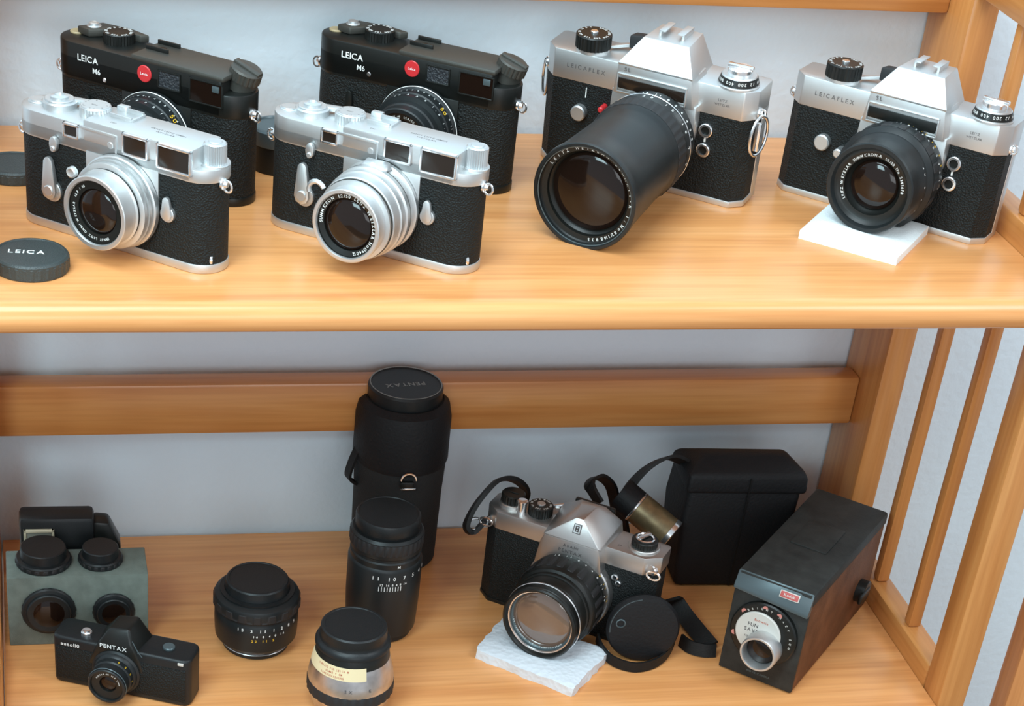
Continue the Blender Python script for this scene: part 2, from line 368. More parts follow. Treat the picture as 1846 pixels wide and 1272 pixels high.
        lens_front(ln, cx, cz, yf, 18.2, 13.2, ('ERNST LEITZ GMBH WETZLAR  1:2,8 / 50', -60), GLASS, hh=1.35)
        g = G(); g.lathe([(3.2, 0), (3.2, 2.5), (2.4, 3), (0, 2)], Matrix.Translation((cx-20, -34, cz+17)) @ Matrix.Rotation(PI/2, 4, 'X')); obj('focus_tab', g, CHROME, ln)
    else:
        yf = -58.5; L = -16.8-yf
        p = [(26.5, 0), (26.5, 2.6), (25.6, 3), (24.6, 3.2), (24.6, 9), (26, 9.4), (26, 13), (24.8, 13.6), (24.8, 17), (25.4, 17.4), (25.4, 19.6), (24.6, 20), (24.2, 27), (23.6, 27.6), (22.6, 27.8), (22.6, 28.8), (23.2, 29.2), (23.2, 31), (20.8, 31.6), (20.8, L-3), (21.5, L-2.4), (21.5, L-.5), (20.9, L), (19.2, L), (18.6, L-1.2), (18.6, L-5)]
        ln = obj('lens_barrel', G().lathe(p, Mx, 96), CHROME, t)
        obj('dark_groove', G().lathe([(23.6, 28), (23.6, 28.7), (22.6, 28.7)], Mx, 96).lathe([(26.1, 9.2), (26.1, 9.7), (25, 9.7)], Mx, 96), BLACKTOP, ln)
        lens_front(ln, cx, cz, yf, 18.6, 15.4, ('SUMMICRON 1:2/50 LEITZ WETZLAR No1394012', 185), GLASS, hh=1.9)
        g = G(); g.hull([(cx-9, -27, cz+24.5), (cx+9, -27, cz+24.5), (cx-7, -20, cz+28), (cx+7, -20, cz+28), (cx-9, -20, cz+24), (cx+9, -20, cz+24), (cx-6, -27, cz+26.4), (cx+6, -27, cz+26.4)], .6)
        obj('lens_catch', g, CHROME, ln)
        g = G().lathe([(0, 0), (1.7, 0), (1.7, 1.4), (.8, 2), (0, 2)], Matrix.Translation((cx-1, -26, cz+25.6)), 20); obj('index_dot', g, WHITE, ln)
        g = G(); g.tube([(cx-25.5+5*math.cos(a), -47+0*a, cz+12+5*math.sin(a)) for a in [PI*k/8+.4 for k in range(9)]], 1.5, 8); obj('focus_tab', g, CHROME, ln)
        ringtext_g = ringtext(G(), '2 2,8 4 5,6 8 11 16', 1.7, 24.3, Mx, 118, step=.11, axial=24.5); obj('aperture_numerals', ringtext_g, DARKINK, ln)
    return t
make_m3('silver rangefinder camera with black vulcanite and short chrome lens, behind the LEICA cap', *pose(60.9, -187.9, -.6855), False, None)
make_m3('silver rangefinder camera with longer chrome lens, in front of the black camera in the middle', *pose(209.0, -190.4, -.6348), True, None)

def make_m6(label, loc, rot, variant):
    t = thing('rangefinder_camera', label, 'camera', loc, rot)
    obj('base_plate', G().prism(stadium(138.5, 32), 0, 5.5, .8), BLACK, t)
    obj('leather_body', G().prism(stadium(137.5, 31), 5.5, 56), LEATHER, t)
    g = G(); pts = [(x, y) for x, y in stadium(138.5, 32) if x < 57]; g.prism(pts, 55, 77.2, 1.2)
    g.prism(stadium(138.5, 32), 54.5, 69, 1); g.box(-15.6, 34.4, -16.6, -13, 20, 56, .3)
    obj('top_housing', g, BLACK, t)
    obj('viewfinder_deck', G().box(-9.5, 57, -16.2, 15.6, 76, 79.6, 1.3), BLACKTOP, t)
    obj('maker_lettering', text(G(), 'LEICA', 3.9, FR(-41, -16.1, 67.2), track=.1), WHITE, t)
    obj('model_lettering', text(G(), 'M6', 3.2, FR(-34.6, -16.1, 61.3), track=.1), WHITE, t)
    rd = obj('red_badge', G().cyl(0, 0, 0, .9, 5.1, M=FR(.8, -15.9, 69.6)), RED, t)
    obj('badge_script', text(G(), 'Leica', 1.6, FR(.8, -16.8, 68.9)), WHITE, rd)
    f_ = obj('window_frame', rect_frame(G(), 10.5, 27, 63.6, 74.6, -16.8, -15.6, 1.), BLACK, t); obj('window_glass', G().box(11.2, 26.3, -16.4, -15.6, 64.3, 74), LEATHERG, f_)
    f_ = obj('window_frame', rect_frame(G(), 33, 57, 60.6, 75, -16.8, -15.6, 1.), BLACK, t); obj('window_glass', G().box(34, 56.3, -16.4, -15.6, 61.3, 74.3), GLASS, f_)
    obj('meter_window', G().box(49.6, 54.4, -17.1, -16.2, 69.6, 73.4, .2), SLATE, t)
    obj('frame_counter', G().cyl(-61.5, 2.5, 77, 78.2, 4.8), TAN, t)
    obj('shutter_release', G().cyl(-52, 6.5, 77, 82.6, 4.6).lathe([(0, 80), (3.4, 82.4), (3.2, 84), (2, 84.4), (0, 83.6)], TOP(-52, 6.5, 0), 24), SATIN, t)
    g = G().prism([(-60, 0), (-50, -2), (-40, 9), (-20, 10), (-16, 14), (-30, 17.5), (-52, 16)], 77.4, 82, .8); obj('advance_lever', g, BLACKTOP, t)
    d = obj('shutter_dial', G().cyl(-31.5, 3.5, 77, 83.6, 9.6, .6, 60, knurl=60), BLACK, t)
    obj('dial_numerals', ringtext(G(), '1000 500 250 125 60 30 15 8 4 2', 1.9, 6.9, TOP(-31.5, 3.5, 83.6), 90, step=.205), WHITE, d)
    obj('accessory_shoe', G().box(-8, 8, 11, 12.6, 79, 82, .3).box(-8, 8, -2, -.4, 79, 82, .3).cyl(0, 5, 79, 79.9, 2.4), BLACK, t)
    K = Matrix.Translation((58.5, 3, 72)) @ Matrix.Rotation(.32, 4, 'Y')
    obj('rewind_knob', G().cyl(0, 0, -3, 3.4, 9).cyl(0, 0, 3.4, 11, 9.8, .9, 60, M=None, knurl=40).box(-10.5, 10.5, -2.6, 2.6, 10, 12.4, .8) if False else G().cyl(0, 0, -3, 3.4, 9, M=K).cyl(0, 0, 3.4, 10.4, 10, 1., 60, M=K, knurl=40).box(-9, 9.6, -2.6, 2.6, 9.6, 11.8, .8, M=K), BLACKTOP, t)
    for s_ in (-1, 1): g = G(); lug(g, s_*68.8, -2, 57, s_); obj('strap_lug', g, BRIGHT, t)
    obj('front_lever', G().hull([(-41+2.6*math.cos(a), y, 40+8*math.sin(a)) for a in [PI*k/6 for k in range(12)] for y in (-18.6, -15.6)], .5), BLACK, t)
    obj('body_screw', G().cyl(0, 0, 0, .8, 1.4, M=FR(-28.8, -15.6, 60 if variant else 59)), BRIGHT, t)
    cx, cz = 9, 33; Mx = FR(cx, -16.5, cz)
    p = [(27.6, 0), (27.6, 5), (27.2, 5.6), (26.4, 6), (26.4, 12.5), (25.6, 13.2), (25.4, 17.6), (22.6, 18.2), (22.4, 23), (21.6, 24), (21.6, 31), (20.8, 31.6), (18.6, 31.6), (18.2, 30), (18.2, 26)]
    ln = obj('lens_barrel', G().lathe(p, Mx, 96), BARREL, t)
    obj('white_ring', G().lathe([(27.7, 3.2), (27.95, 3.4), (27.95, 3.9), (27.7, 4.1)], Mx, 96), WHITE, ln)
    obj('scale_numerals', ringtext(ringtext(G(), '16 11 8 5.6 4 2 2 4 5.6 8 11 16', 1.5, 26.5, Mx, 132, step=.075, axial=8.2), '10 5 3 2 1.5 1.2 1', 1.9, 25.6, Mx, 118, step=.12, axial=15.8), WHITE, ln)
    obj('focal_length_numerals', ringtext(ringtext(G(), '50', 3.4, 26.5, Mx, 46, axial=11.2), '3 5 7 10', 2., 25.6, Mx, 78, step=.13, axial=12.6), YELLOW, ln)
    lens_front(ln, cx, cz, -48.1, 18.2, 13.5, ('SUMMILUX-M 1:1.4/50 LEITZ', 150), GLASS)
    return t
make_m6('black rangefinder camera with red dot at the far left, behind the left silver camera', *pose(87.3, -88.4, -.668), 0)
make_m6('black rangefinder camera with red dot, the one nearer the middle of the back row', *pose(255.5, -67.2, -.5963), 1)

# ------------------------------------------------------------------ caps on the upper shelf
def cap(name, label, x, y, r, h, rotz, txt=None, z0=0, grp=None, mt=LEATHERG):
    t = thing(name, label, 'lens cap', (x, y, z0), (0, 0, rotz), grp)
    obj('disc', G().lathe([(0, 0), (r, 0), (r+.4, .6), (r+.4, h-1.6), (r-.6, h-.5), (r-1.8, h-.3), (r-2.2, h-.9), (0, h-.9)], None, 80, None), mt, t)
    obj('rim_ribs', G().lathe([(r+.35, 1.2), (r+.75, 1.4), (r+.75, h-2.6), (r+.35, h-2.4)], None, 120, (1.3, h-2.5, 60, .5)), mt, t)
    if txt: obj('cap_lettering', text(G(), txt, 4.6, TOP(-2.5, -1, h-.8), track=.2), WHITE, t)
    return t
PLGREY = mat('dark_grey_plastic', (.035, .045, .045), .38, 0, bump=.5, bscale=1300)
cap('loose_cap', 'round black lens cap lettered LEICA, at the front left corner of the upper shelf', 5.2, -228, 21, 9.6, -.12, 'LEICA', mt=PLGREY)
cap('loose_cap', 'round plain dark cap lying behind the left silver camera at the photo edge', -2, -87, 19.6, 8.4, .3, None, mt=PLGREY)
t = thing('lens_container', 'small black round container with grey-green lid between the two black cameras', 'container', (166.5, -68, 0))
obj('pot', G().lathe([(0, 0), (17.4, 0), (18, .8), (18, 17), (17, 17.4), (0, 17.4)]), BLACK, t)
obj('lid', G().lathe([(0, 17.4), (18.6, 17.4), (18.8, 18), (18.8, 26.6), (17.8, 27.6), (16, 27.8), (15.5, 27), (0, 27)]), SLATE, t)

# ------------------------------------------------------------------ reflex cameras on the upper shelf
def octo(hw, ew, yf, yb, c=8):   # front face +-hw, chamfered to +-ew
    return [(-hw, yf), (hw, yf), (ew, yf+c), (ew, yb-2), (ew-2, yb), (-ew+2, yb), (-ew, yb-2), (-ew, yf+c)]
def make_slr(label, loc, rot, tele):
    t = thing('reflex_camera', label, 'camera', loc, rot)
    obj('base_plate', G().prism(octo(66, 73.5, -16, 16), 0, 4.2, .5), CHROME, t)
    obj('leather_body', G().prism(octo(65.6, 73, -15.6, 9), 4.2, 59), LEATHER, t)
    obj('camera_back', G().prism([(-73.6, 5), (73.6, 5), (73.6, 13), (71, 16.5), (-71, 16.5), (-73.6, 13)], 3, 62, .8), CHROME, t)
    g = G().prism(octo(66, 73.5, -16, 16), 58.6, 77.6, .7)
    obj('top_plate', g, CHROME, t)
    cx = 8
    # mirror box front with the prism housing
    g = G().hull([(-17, -26, 81), (33, -26, 81), (-19.5, -25, 62), (35.5, -25, 62), (-17, 0, 81), (33, 0, 81), (-22, 0, 60), (38, 0, 60)], .5)
    g.hull([(-21, -22, 63), (37, -22, 63), (-22, -12, 63), (38, -12, 63), (-14, -22, 24), (30, -22, 24), (-16, -12, 20), (32, -12, 20), (38, -22, 45), (-22, -22, 45), (38, -12, 45), (-22, -12, 45)], .6)
    obj('mirror_housing', g, CHROME, t)
    g = G().hull([(-17.5, -26.4, 82), (33.5, -26.4, 82), (-17.5, -26, 80.6), (33.5, -26, 80.6), (-6.5, -14.5, 97), (24.5, -14.5, 97), (-5, 13, 97), (23, 13, 97), (-14, 16, 77), (32, 16, 77), (-17, -10, 77.2), (33.5, -10, 77.2)], .4)
    obj('prism_cover', g, CHROME, t)
    obj('window_frame', rect_frame(G(), -17, 31, 63.2, 75.6, -27, -25.4, 1.), CHROME, t)
    obj('meter_window', G().box(-15.6, 29.6, -26.9, -25.7, 66, 72.6, .2), WINDOW if tele else BLACK, t)
    obj('maker_lettering', text(G(), 'LEICAFLEX', 2.7, FR(-43, -16.05, 67), track=.34), DARKINK, t)
    obj('model_lettering', text(G(), 'SL', 2.5, FR(-10.5, -26.4, 77.4), track=.3), DARKINK, t)
    obj('small_engraving', text(text(G(), 'LEITZ', 1.6, FR(52, -16.05, 68.5)), 'WETZLAR', 1.4, FR(52, -16.05, 65.8)), DARKINK, t)
    g = G().box(2, 18, -3, -1.4, 97, 100.6, .3).box(2, 18, 8.6, 10.2, 97, 100.6, .3).box(2, 18, -3, 10.2, 96.8, 97.8, .2)
    g = G().box(.5, 2.2, -7, 10, 96.8, 100.4, .3).box(16, 17.8, -7, 10, 96.8, 100.4, .3).box(.5, 5, -7, 10, 99.8, 100.6, .2).box(13, 17.8, -7, 10, 99.8, 100.6, .2)
    obj('hot_shoe', g, CHROME, t)
    d = obj('shutter_dial', G().cyl(-44, -5.5, 79.6, 88.6, 11.8, .8, 60, knurl=60), BLACK, t)
    obj('dial_base', G().cyl(-44, -5.5, 77.4, 79.8, 11), CHROME, t)
    obj('dial_numerals', ringtext(G(), '2000 1000 500 250 125 60 30 15 8 4', 1.7, 8.9, TOP(-44, -5.5, 88.6), 90, step=.17), WHITE, d)
    obj('release_button', G().cyl(-44, -5.5, 88.4, 90, 2.6), BRIGHT, d)
    g = G().hull([(-34, 0, 78.5), (-34, 6, 78.5), (-19, 13, 80), (-21, 8, 80), (-34, 0, 80.4), (-34, 6, 80.4), (-19, 13, 82), (-21, 8, 82)], .3)
    lv = obj('advance_lever', g, CHROME, t)
    obj('lever_tip', G().hull([(-24, 6, 79), (-22, 13.5, 79), (-3, 15, 80), (-3, 8, 80), (-24, 6, 88), (-22, 13.5, 88), (-3, 15, 89), (-3, 9, 89)], 1.2), RUBBER, lv)
    d = obj('rewind_dial', G().cyl(57, -5, 77.4, 79, 13.6).lathe([(0, 79), (12.6, 79), (12.8, 79.4), (11.4, 84), (10.8, 84.6), (0, 84.6)], TOP(57, -5, 0)), CHROME, t)
    obj('film_speed_ring', G().lathe([(12.9, 79.4), (13, 79.8), (11.7, 83.6), (11.3, 83.8)], TOP(57, -5, 0), 64), BLACK, d)
    obj('dial_numerals', ringtext(G(), '100 64 50 32 25 16 12 200 400 800', 2., 12.7, TOP(57, -5, 0), 150, step=.16, axial=82.8), WHITE, d)
    obj('rewind_crank', G().cyl(57, -5, 84.4, 88.4, 8).box(48.6, 65.6, -7.4, -2.8, 87.6, 90, .7), BRIGHT, d)
    obj('battery_knob', G().cyl(0, 0, 0, 5, 5.2, .8, M=FR(-44.4, -15.5, 39.3)), CHROME, t)
    obj('index_mark', G().box(-41.8, -41.1, -16, -15.5, 49.4, 56), WHITE, t) if tele else None
    obj('lens_release', G().cyl(0, 0, 0, 8 if tele else 9, 2.0 if tele else 3., .8, M=FR(-31 if not tele else -27.4, -15.5, 36.6 if not tele else 46.6)), RED if tele else CHROME, t)
    for i, z in enumerate((47.8, 34.6)):
        s_ = obj('sync_socket', G().lathe([(4.6, 0), (4.6, 1.6), (4.1, 2), (2.9, 2), (2.9, .4)], FR(43.8, -15.6, z), 32), BRIGHT, t)
        obj('socket_core', G().cyl(0, 0, 0, .8, 2.8, M=FR(43.8, -15.6, z)), BLACK, s_)
    obj('sync_marks', G().box(43.2, 44.4, -16.1, -15.6, 40, 42.6), WHITE, t)
    for s_ in (-1, 1):
        g = G(); x = s_*73
        g.lathe([(0, 0), (3.6, 0), (3.6, 1.4), (2, 2), (2, 3), (0, 3)], Matrix.Translation((x, -4, 62)) @ Matrix.Rotation(s_*PI/2, 4, 'Y'), 20)
        g.tube([(x+s_*(2.4+2.2*math.cos(a)), -4, 62+2.8*math.sin(a)) for a in [2*PI*k/16 for k in range(16)]], .7, 6, True)
        l_ = obj('strap_lug', g, BRIGHT, t)
        if tele:
            if s_ > 0:
                g = G().tube([(x+3.5+2.5*math.cos(a), -8+9*math.cos(a), 49+13*math.sin(a)) for a in [2*PI*k/28 for k in range(28)]], 1.0, 8, True)
                g.box(x+1, x+5, -10, -7.4, 39, 58, .8)
            else: g = G().tube([(x-3.4-3*math.cos(a), -4+3*math.cos(a), 51+11.5*math.sin(a)) for a in [2*PI*k/28 for k in range(28)]], 1.0, 8, True)
            obj('split_ring', g, BRIGHT, l_)
    if tele:
        cxl, cz = 13, 41.8; Mx = FR(cxl, -24, cz)
        ln = obj('lens_barrel', G().lathe([(24, -4), (25, 0), (26, 3), (26, 7), (29.6, 8), (29.6, 15), (30.4, 16), (31, 17), (31, 24), (31.6, 25), (31.6, 40), (31, 42), (30.6, 44), (30.2, 46), (31, 60), (32.2, 90), (33.2, 108), (33.8, 109), (33.8, 113), (33.2, 113.8), (31.6, 113.8), (31, 112.4), (30.8, 109)], Mx, 96), BARREL, t)
        obj('focus_grip', G().lathe([(31.7, 27), (32.2, 27.4), (32.2, 38.4), (31.7, 38.8)], Mx, 160, (27.2, 38.6, 80, .5)), RUBBER, ln)
        obj('white_ring', G().lathe([(31.1, 17.2), (31.3, 17.5), (31.3, 18), (31.1, 18.2)], Mx, 96), BRIGHT, ln)
        g = ringtext(ringtext(G(), '22 16 11 8 5.6 4 4 5.6 8 11 16 22', 1.9, 26.1, Mx, 128, step=.085, axial=6.8), '22 16 11 8 5.6 4 2.8', 2.2, 29.7, Mx, 122, step=.1, axial=13)
        ringtext(g, '30 15 10 7 5 4 3 2.5', 2.4, 31.1, Mx, 96, step=.17, axial=22.4)
        obj('scale_numerals', g, WHITE, ln)
        yf = -24-113.8; Mf = FR(cxl, yf, cz)
        obj('inner_barrel', G().lathe([(30.9, -4), (30.2, -5), (29.6, -5.2), (27, -5.6), (26.6, -8), (24.6, -10)], Mf, 96), BLACK, ln)
        obj('thread_ring', G().lathe([(31, -1.4), (31.2, -1), (30.6, -1.2)], Mf, 96), SLATE, ln)
        obj('ring_lettering', ringtext(ringtext(G(), 'LEITZ WETZLAR ELMARIT-R 1:2.8/180', 1.9, 27.9, FR(cxl, yf+5, cz), 150, step=.12), 'No 2161735', 1.9, 27.9, FR(cxl, yf+5, cz), -150+180-60, step=.1), WHITE, ln)
        obj('front_element', G().lathe([(24.8, -10)]+[(24.8*math.cos(PI/2*k/8), -10+5*math.sin(PI/2*k/8)) for k in range(1, 8)]+[(0, -5)], Mf), GLASS, ln)
    else:
        cxl, cz = 9, 36.5; Mx = FR(cxl, -22, cz)
        ln = obj('lens_barrel', G().lathe([(31, 0), (31.5, 3), (31.5, 9), (32.4, 10), (32.4, 21), (31.6, 22), (29.5, 24), (29, 28), (28.2, 30), (28, 41), (28.4, 43), (28.4, 46), (27.6, 47), (25.4, 47), (24.4, 45), (24, 43)], Mx, 96), BARREL, t)
        obj('focus_grip', G().lathe([(32.5, 11.4), (33, 11.8), (33, 19.6), (32.5, 20)], Mx, 144, (11.6, 19.8, 36, .9)), RUBBER, ln)
        g = ringtext(G(), '16 11 8 5.6 4 2 2 4 5.6 8 11 16', 1.9, 31.6, Mx, 112, step=.085, axial=8)
        obj('scale_numerals', ringtext(g, '20 5 3 2 1.5', 2.2, 29.2, Mx, 30, step=.14, axial=27.4), WHITE, ln)
        obj('feet_numerals', ringtext(G(), '30 15 10 7 5', 2., 31.6, Mx, 84, step=.1, axial=5), YELLOW, ln)
        yf = -22-47; Mf = FR(cxl, yf, cz)
        obj('name_ring', G().lathe([(24.2, -3), (22.8, -4.4), (21.6, -5), (18.4, -5.4), (17.6, -8), (15.6, -10)], Mf, 96), BLACK, ln)
        obj('ring_lettering', ringtext(G(), 'LEITZ WETZLAR SUMMICRON-R 1:2/50 No 2345678', 1.7, 19.1, FR(cxl, yf+5, cz), 215), WHITE, ln)
        obj('front_element', G().lathe([(15.8, -10)]+[(15.8*math.cos(PI/2*k/8), -10+4.4*math.sin(PI/2*k/8)) for k in range(1, 8)]+[(0, -5.6)], Mf), GLASS, ln)
    return t
make_slr('silver and black reflex camera with a very long black telephoto lens', *pose(411.9, -78.7, -.67, 1.3, -.08), True)
make_slr('silver and black reflex camera with short lens resting on a soft white pad', *pose(562.0, -133.4, -.75), False)

def pad(name, label, pts, h, mt, rough=0, z0=0):
    t = bmesh.new(); n = 14; cs = [Vector((x, y, 0)) for x, y in pts]; vs = {}
    cen = sum(cs, Vector())/4
    for lay in (0, 1):
        for i in range(n+1):
            for j in range(n+1):
                u, v = i/n, j/n
                p = (cs[0]*(1-u)+cs[1]*u)*(1-v)+(cs[3]*(1-u)+cs[2]*u)*v
                edge = i in (0, n) or j in (0, n)
                if rough and edge: p += (p-cen).normalized()*random.uniform(-rough, rough)
                d_ = min(i, n-i, j, n-j); z = (h+(random.uniform(-.25, .25) if rough else .5*math.sin(u*5)*math.sin(v*4)) - ((.9 if edge else 0) if rough else 3.2*math.exp(-d_*1.1))) if lay else 0
                vs[lay, i, j] = t.verts.new((p.x, p.y, z))
    for i in range(n):
        for j in range(n):
            t.faces.new((vs[1, i, j], vs[1, i+1, j], vs[1, i+1, j+1], vs[1, i, j+1])); t.faces.new((vs[0, i, j], vs[0, i, j+1], vs[0, i+1, j+1], vs[0, i+1, j]))
    for i in range(n):
        for a, b in (((i, 0), (i+1, 0)), ((i+1, n), (i, n)), ((0, i+1), (0, i)), ((n, i), (n, i+1))):
            t.faces.new((vs[0, a[0], a[1]], vs[0, b[0], b[1]], vs[1, b[0], b[1]], vs[1, a[0], a[1]]))
    bmesh.ops.recalc_face_normals(t, faces=t.faces)
    g = G(); g._add(t); o = obj(name, g, mt); tag(o, label, 'pad', (0, 0, z0)); return o
pad('foam_pad', 'soft white foam pad under the reflex camera lens, upper shelf right end', [(485.5, -181), (535, -223.5), (577, -174), (527, -131)], 8.6, FOAM)
pad('polystyrene_pad', 'white polystyrene slab with broken edges under a camera lens on the lower shelf', [(306, -179), (365, -231), (404, -187), (338, -134)], 8.4, STYRO, 1.1, ZL)

# ------------------------------------------------------------------ lower shelf: reflex camera with triangular prism
t = thing('reflex_camera', 'silver and black reflex camera with triangular prism and strap, on the lower shelf', 'camera', *pose(385.5, -128.3, -.65, ZL))
SPC = mat('warm_satin_chrome', (.60, .585, .57), .30, .9, bump=.15, bscale=5000)
obj('base_plate', G().prism(octo(58, 68, -14, 14, 9), 0, 3.2, .5), BLACK, t)
obj('leather_body', G().prism(octo(57.6, 67.6, -13.6, 13.6, 9), 3.2, 63.5, .4), LEATHER, t)
g = G().prism(octo(58, 68.5, -14, 14, 9), 63, 77, .6); obj('top_plate', g, SPC, t)
g = G().hull([(-16, -24, 77.6), (26, -24, 77.6), (-19, -23, 70), (28, -23, 70), (-26, -18, 30), (33, -18, 30), (-21, -18, 10), (28, -18, 10), (-26, -10, 30), (33, -10, 30), (-21, -10, 10), (28, -10, 10), (-18, 0, 77), (28, 0, 77)], .6)
obj('mirror_housing', g, SPC, t)
ax = 6.5
g = G().hull([(-16.5, -24, 78), (26.5, -24, 78), (ax-2.5, -17.6, 94.6), (ax+3, -17.6, 94.6), (ax-5, -4, 98.5), (ax+6, -4, 98.5), (ax-9, 8, 95), (ax+10, 8, 95), (-17, 13, 85), (29, 13, 85), (-18.5, 13.5, 76.6), (30.5, 13.5, 76.6), (-17.5, -22, 76.6), (28, -22, 76.6)], .5)
pr = obj('prism_cover', g, SPC, t)
nrm = Vector((0, -16.6, 6.4)).normalized(); e2 = Vector((0, 6.4, 16.6)).normalized(); Mb = Matrix.Translation((ax+.5, -20.4, 87.6)) @ Matrix((Vector((1, 0, 0)), e2, nrm)).transposed().to_4x4()
fr_ = G(); fr_.box(-2.9, 2.9, -3.6, 3.6, 0, .5, M=Mb); b_ = obj('maker_badge', fr_, CHROME, pr)
fr_ = G(); [fr_.box(a, b, c, d, .4, .75, M=Mb) for a, b, c, d in ((-2.9, 2.9, 3.1, 3.6), (-2.9, 2.9, -3.6, -3.1), (-2.9, -2.4, -3.6, 3.6), (2.4, 2.9, -3.6, 3.6), (-1.4, -.5, -2.2, 2.2), (.5, 1.4, -2.2, 2.2), (-1.4, 1.4, -.5, .5), (-1.4, 1.4, 1.6, 2.2), (-1.4, 1.4, -2.2, -1.6))]
obj('badge_mark', fr_, DARKINK, b_)
obj('maker_lettering', text(G(), 'ASAHI', 2.2, FR(5, -23.9, 72.6), track=.3), DARKINK, t)
obj('name_lettering', text(G(), 'PENTAX', 2.6, FR(5, -23.4, 67.6), track=.25), DARKINK, t)
obj('model_lettering', text(G(), 'SP', 2.2, TOP(36, -8, 77)), DARKINK, t)
obj('eyepiece_ridge', G().box(-9, 22, 12, 16, 80, 92, 1), BLACK, t)
g = G().cyl(-53, 2, 76.6, 80.2, 10, .6); obj('dial_base', g, SPC, t)
obj('film_dial', G().cyl(-53, 2, 80, 87, 8.8, .8, 48, knurl=48).box(-57, -49, 1, 3, 86.5, 87.6, .2), BLACK, t)
obj('shutter_button', G().cyl(-42.3, -6, 76.6, 86.6, 3.4, .6).lathe([(0, 86), (3.9, 86), (4, 87.4), (3.2, 88), (0, 87.2)], TOP(-42.3, -6, 0), 24), BRIGHT, t)
d = obj('shutter_dial', G().cyl(-30.5, 1.5, 77, 84.8, 9.2, .7, 60, knurl=60), BLACK, t)
obj('dial_numerals', ringtext(G(), '1000 500 250 125 60 30 15 8 4', 1.6, 6.3, TOP(-30.5, 1.5, 84.8), 90, step=.22), WHITE, d)
obj('dial_centre', G().cyl(-30.5, 1.5, 84.6, 85.8, 3.2), SPC, d)
g = G().hull([(-27, 8, 79), (-27, 12, 79), (-13, 17, 80), (-12, 13, 80), (-27, 8, 81.4), (-27, 12, 81.4), (-13, 17, 85), (-12, 13, 85)], .8); obj('advance_lever', g, BRIGHT, t)
d = obj('rewind_base', G().cyl(51.5, 1, 76.6, 79, 11.6, .5), SPC, t)
obj('rewind_knob', G().cyl(51.5, 1, 79, 84, 9.6, .7, 60, knurl=60), BLACK, d)
obj('rewind_crank', G().lathe([(6.6, 84), (7, 84.8), (6.2, 85.4), (5.4, 84.6)], TOP(51.5, 1, 0)).box(-1.9, 10.5, -1.8, 1.8, 0, 1.6, .5, M=Matrix.Translation((49, -2, 84.6)) @ Matrix.Rotation(1.25, 4, 'Z')), BRIGHT, d)
for s_ in (-1, 1):
    g = G().lathe([(0, 0), (3.4, 0), (3.4, 1.6), (2, 2), (1.8, 4), (0, 4)], Matrix.Translation((s_*63.5, -10, 66.5)) @ Matrix.Rotation(s_*.9, 4, 'Z') @ Matrix.Rotation(s_*PI/2, 4, 'Y'), 20)
    g.tube([(s_*(66+5*math.cos(a)), -13.6, 65.4+3.2*math.sin(a)) for a in [2*PI*k/16 for k in range(16)]], .8, 6, True); obj('strap_lug', g, BRIGHT, t)
obj('sync_socket', G().lathe([(2.6, 0), (2.6, 1.6), (1.6, 2), (1.4, .4)], FR(38.5, -13.6, 55), 24).lathe([(2.2, 0), (2.2, 1.6), (1.4, 2), (1.2, .4)], FR(41.6, -13.6, 51), 24), BRIGHT, t)
cxl, cz = 6.5, 35.6; Mx = FR(cxl, -18, cz)
obj('mount_ring', G().lathe([(32.5, -6), (32.5, 2.2), (31.6, 3), (0, 3)], Mx, 96), SPC, t)
ln = obj('lens_barrel', G().lathe([(30, 2), (30.6, 3), (30.6, 9), (31.4, 10), (31.4, 27), (30.4, 29), (28.6, 30), (28.6, 33), (27.6, 33.4), (27.6, 42), (27, 43), (27.2, 51), (28, 52.4), (28, 55), (27, 56), (26, 56), (25, 54.6), (24.4, 52)], Mx, 96), BLACK, t)
obj('focus_grip', G().lathe([(31.5, 12), (32, 12.4), (32, 25), (31.5, 25.4)], Mx, 144, (12.2, 25.2, 48, .7)), RUBBER, ln)
obj('chrome_ring', G().lathe([(28.4, 46.6), (28.8, 46.8), (28.8, 47.6), (28.4, 47.8)], Mx, 96), BRIGHT, ln)
obj('chrome_rim', G().lathe([(24.4, 52.6), (24.6, 53.2), (23.9, 53), (23.6, 52)], Mx, 96), BRIGHT, ln)
g = ringtext(G(), '16 11 8 4 4 8 11 16', 1.9, 30.7, Mx, 112, step=.1, axial=8); obj('scale_numerals', g, WHITE, ln)
obj('aperture_numerals', ringtext(G(), '2 2.8 4 5.6 8 11 16', 2., 31, Mx, 118, step=.11, axial=4.6), YELLOW, ln)
obj('name_ring', G().lathe([(24, 52), (23.4, 50), (21.2, 48.6), (20.8, 48)], Mx, 96), SLATE, ln)
obj('ring_lettering', ringtext(G(), 'SUPER-TAKUMAR 1:1.8/55 ASAHI OPT. CO.', 1.4, 21.8, FR(cxl, -18-49.6, cz), -40), WHITE, ln)
obj('front_element', G().lathe([(23, 48)]+[(23*math.cos(PI/2*k/8), 48+5*math.sin(PI/2*k/8)) for k in range(1, 8)]+[(0, 53)], Mx), GLASSB, ln)
def spline(P, n=8, closed=False):
    P = [Vector(p) for p in P]; out = []; m = len(P)
    for i in range(m if closed else m-1):
        a, b, c, d = (P[(i-1) % m], P[i], P[(i+1) % m], P[(i+2) % m]) if closed else (P[max(i-1, 0)], P[i], P[i+1], P[min(i+2, m-1)])
        for k in range(n):
            u = k/n; out.append(.5*((2*b)+(-a+c)*u+(2*a-5*b+4*c-d)*u*u+(-a+3*b-3*c+d)*u**3))
    if not closed: out.append(P[-1])
    return out
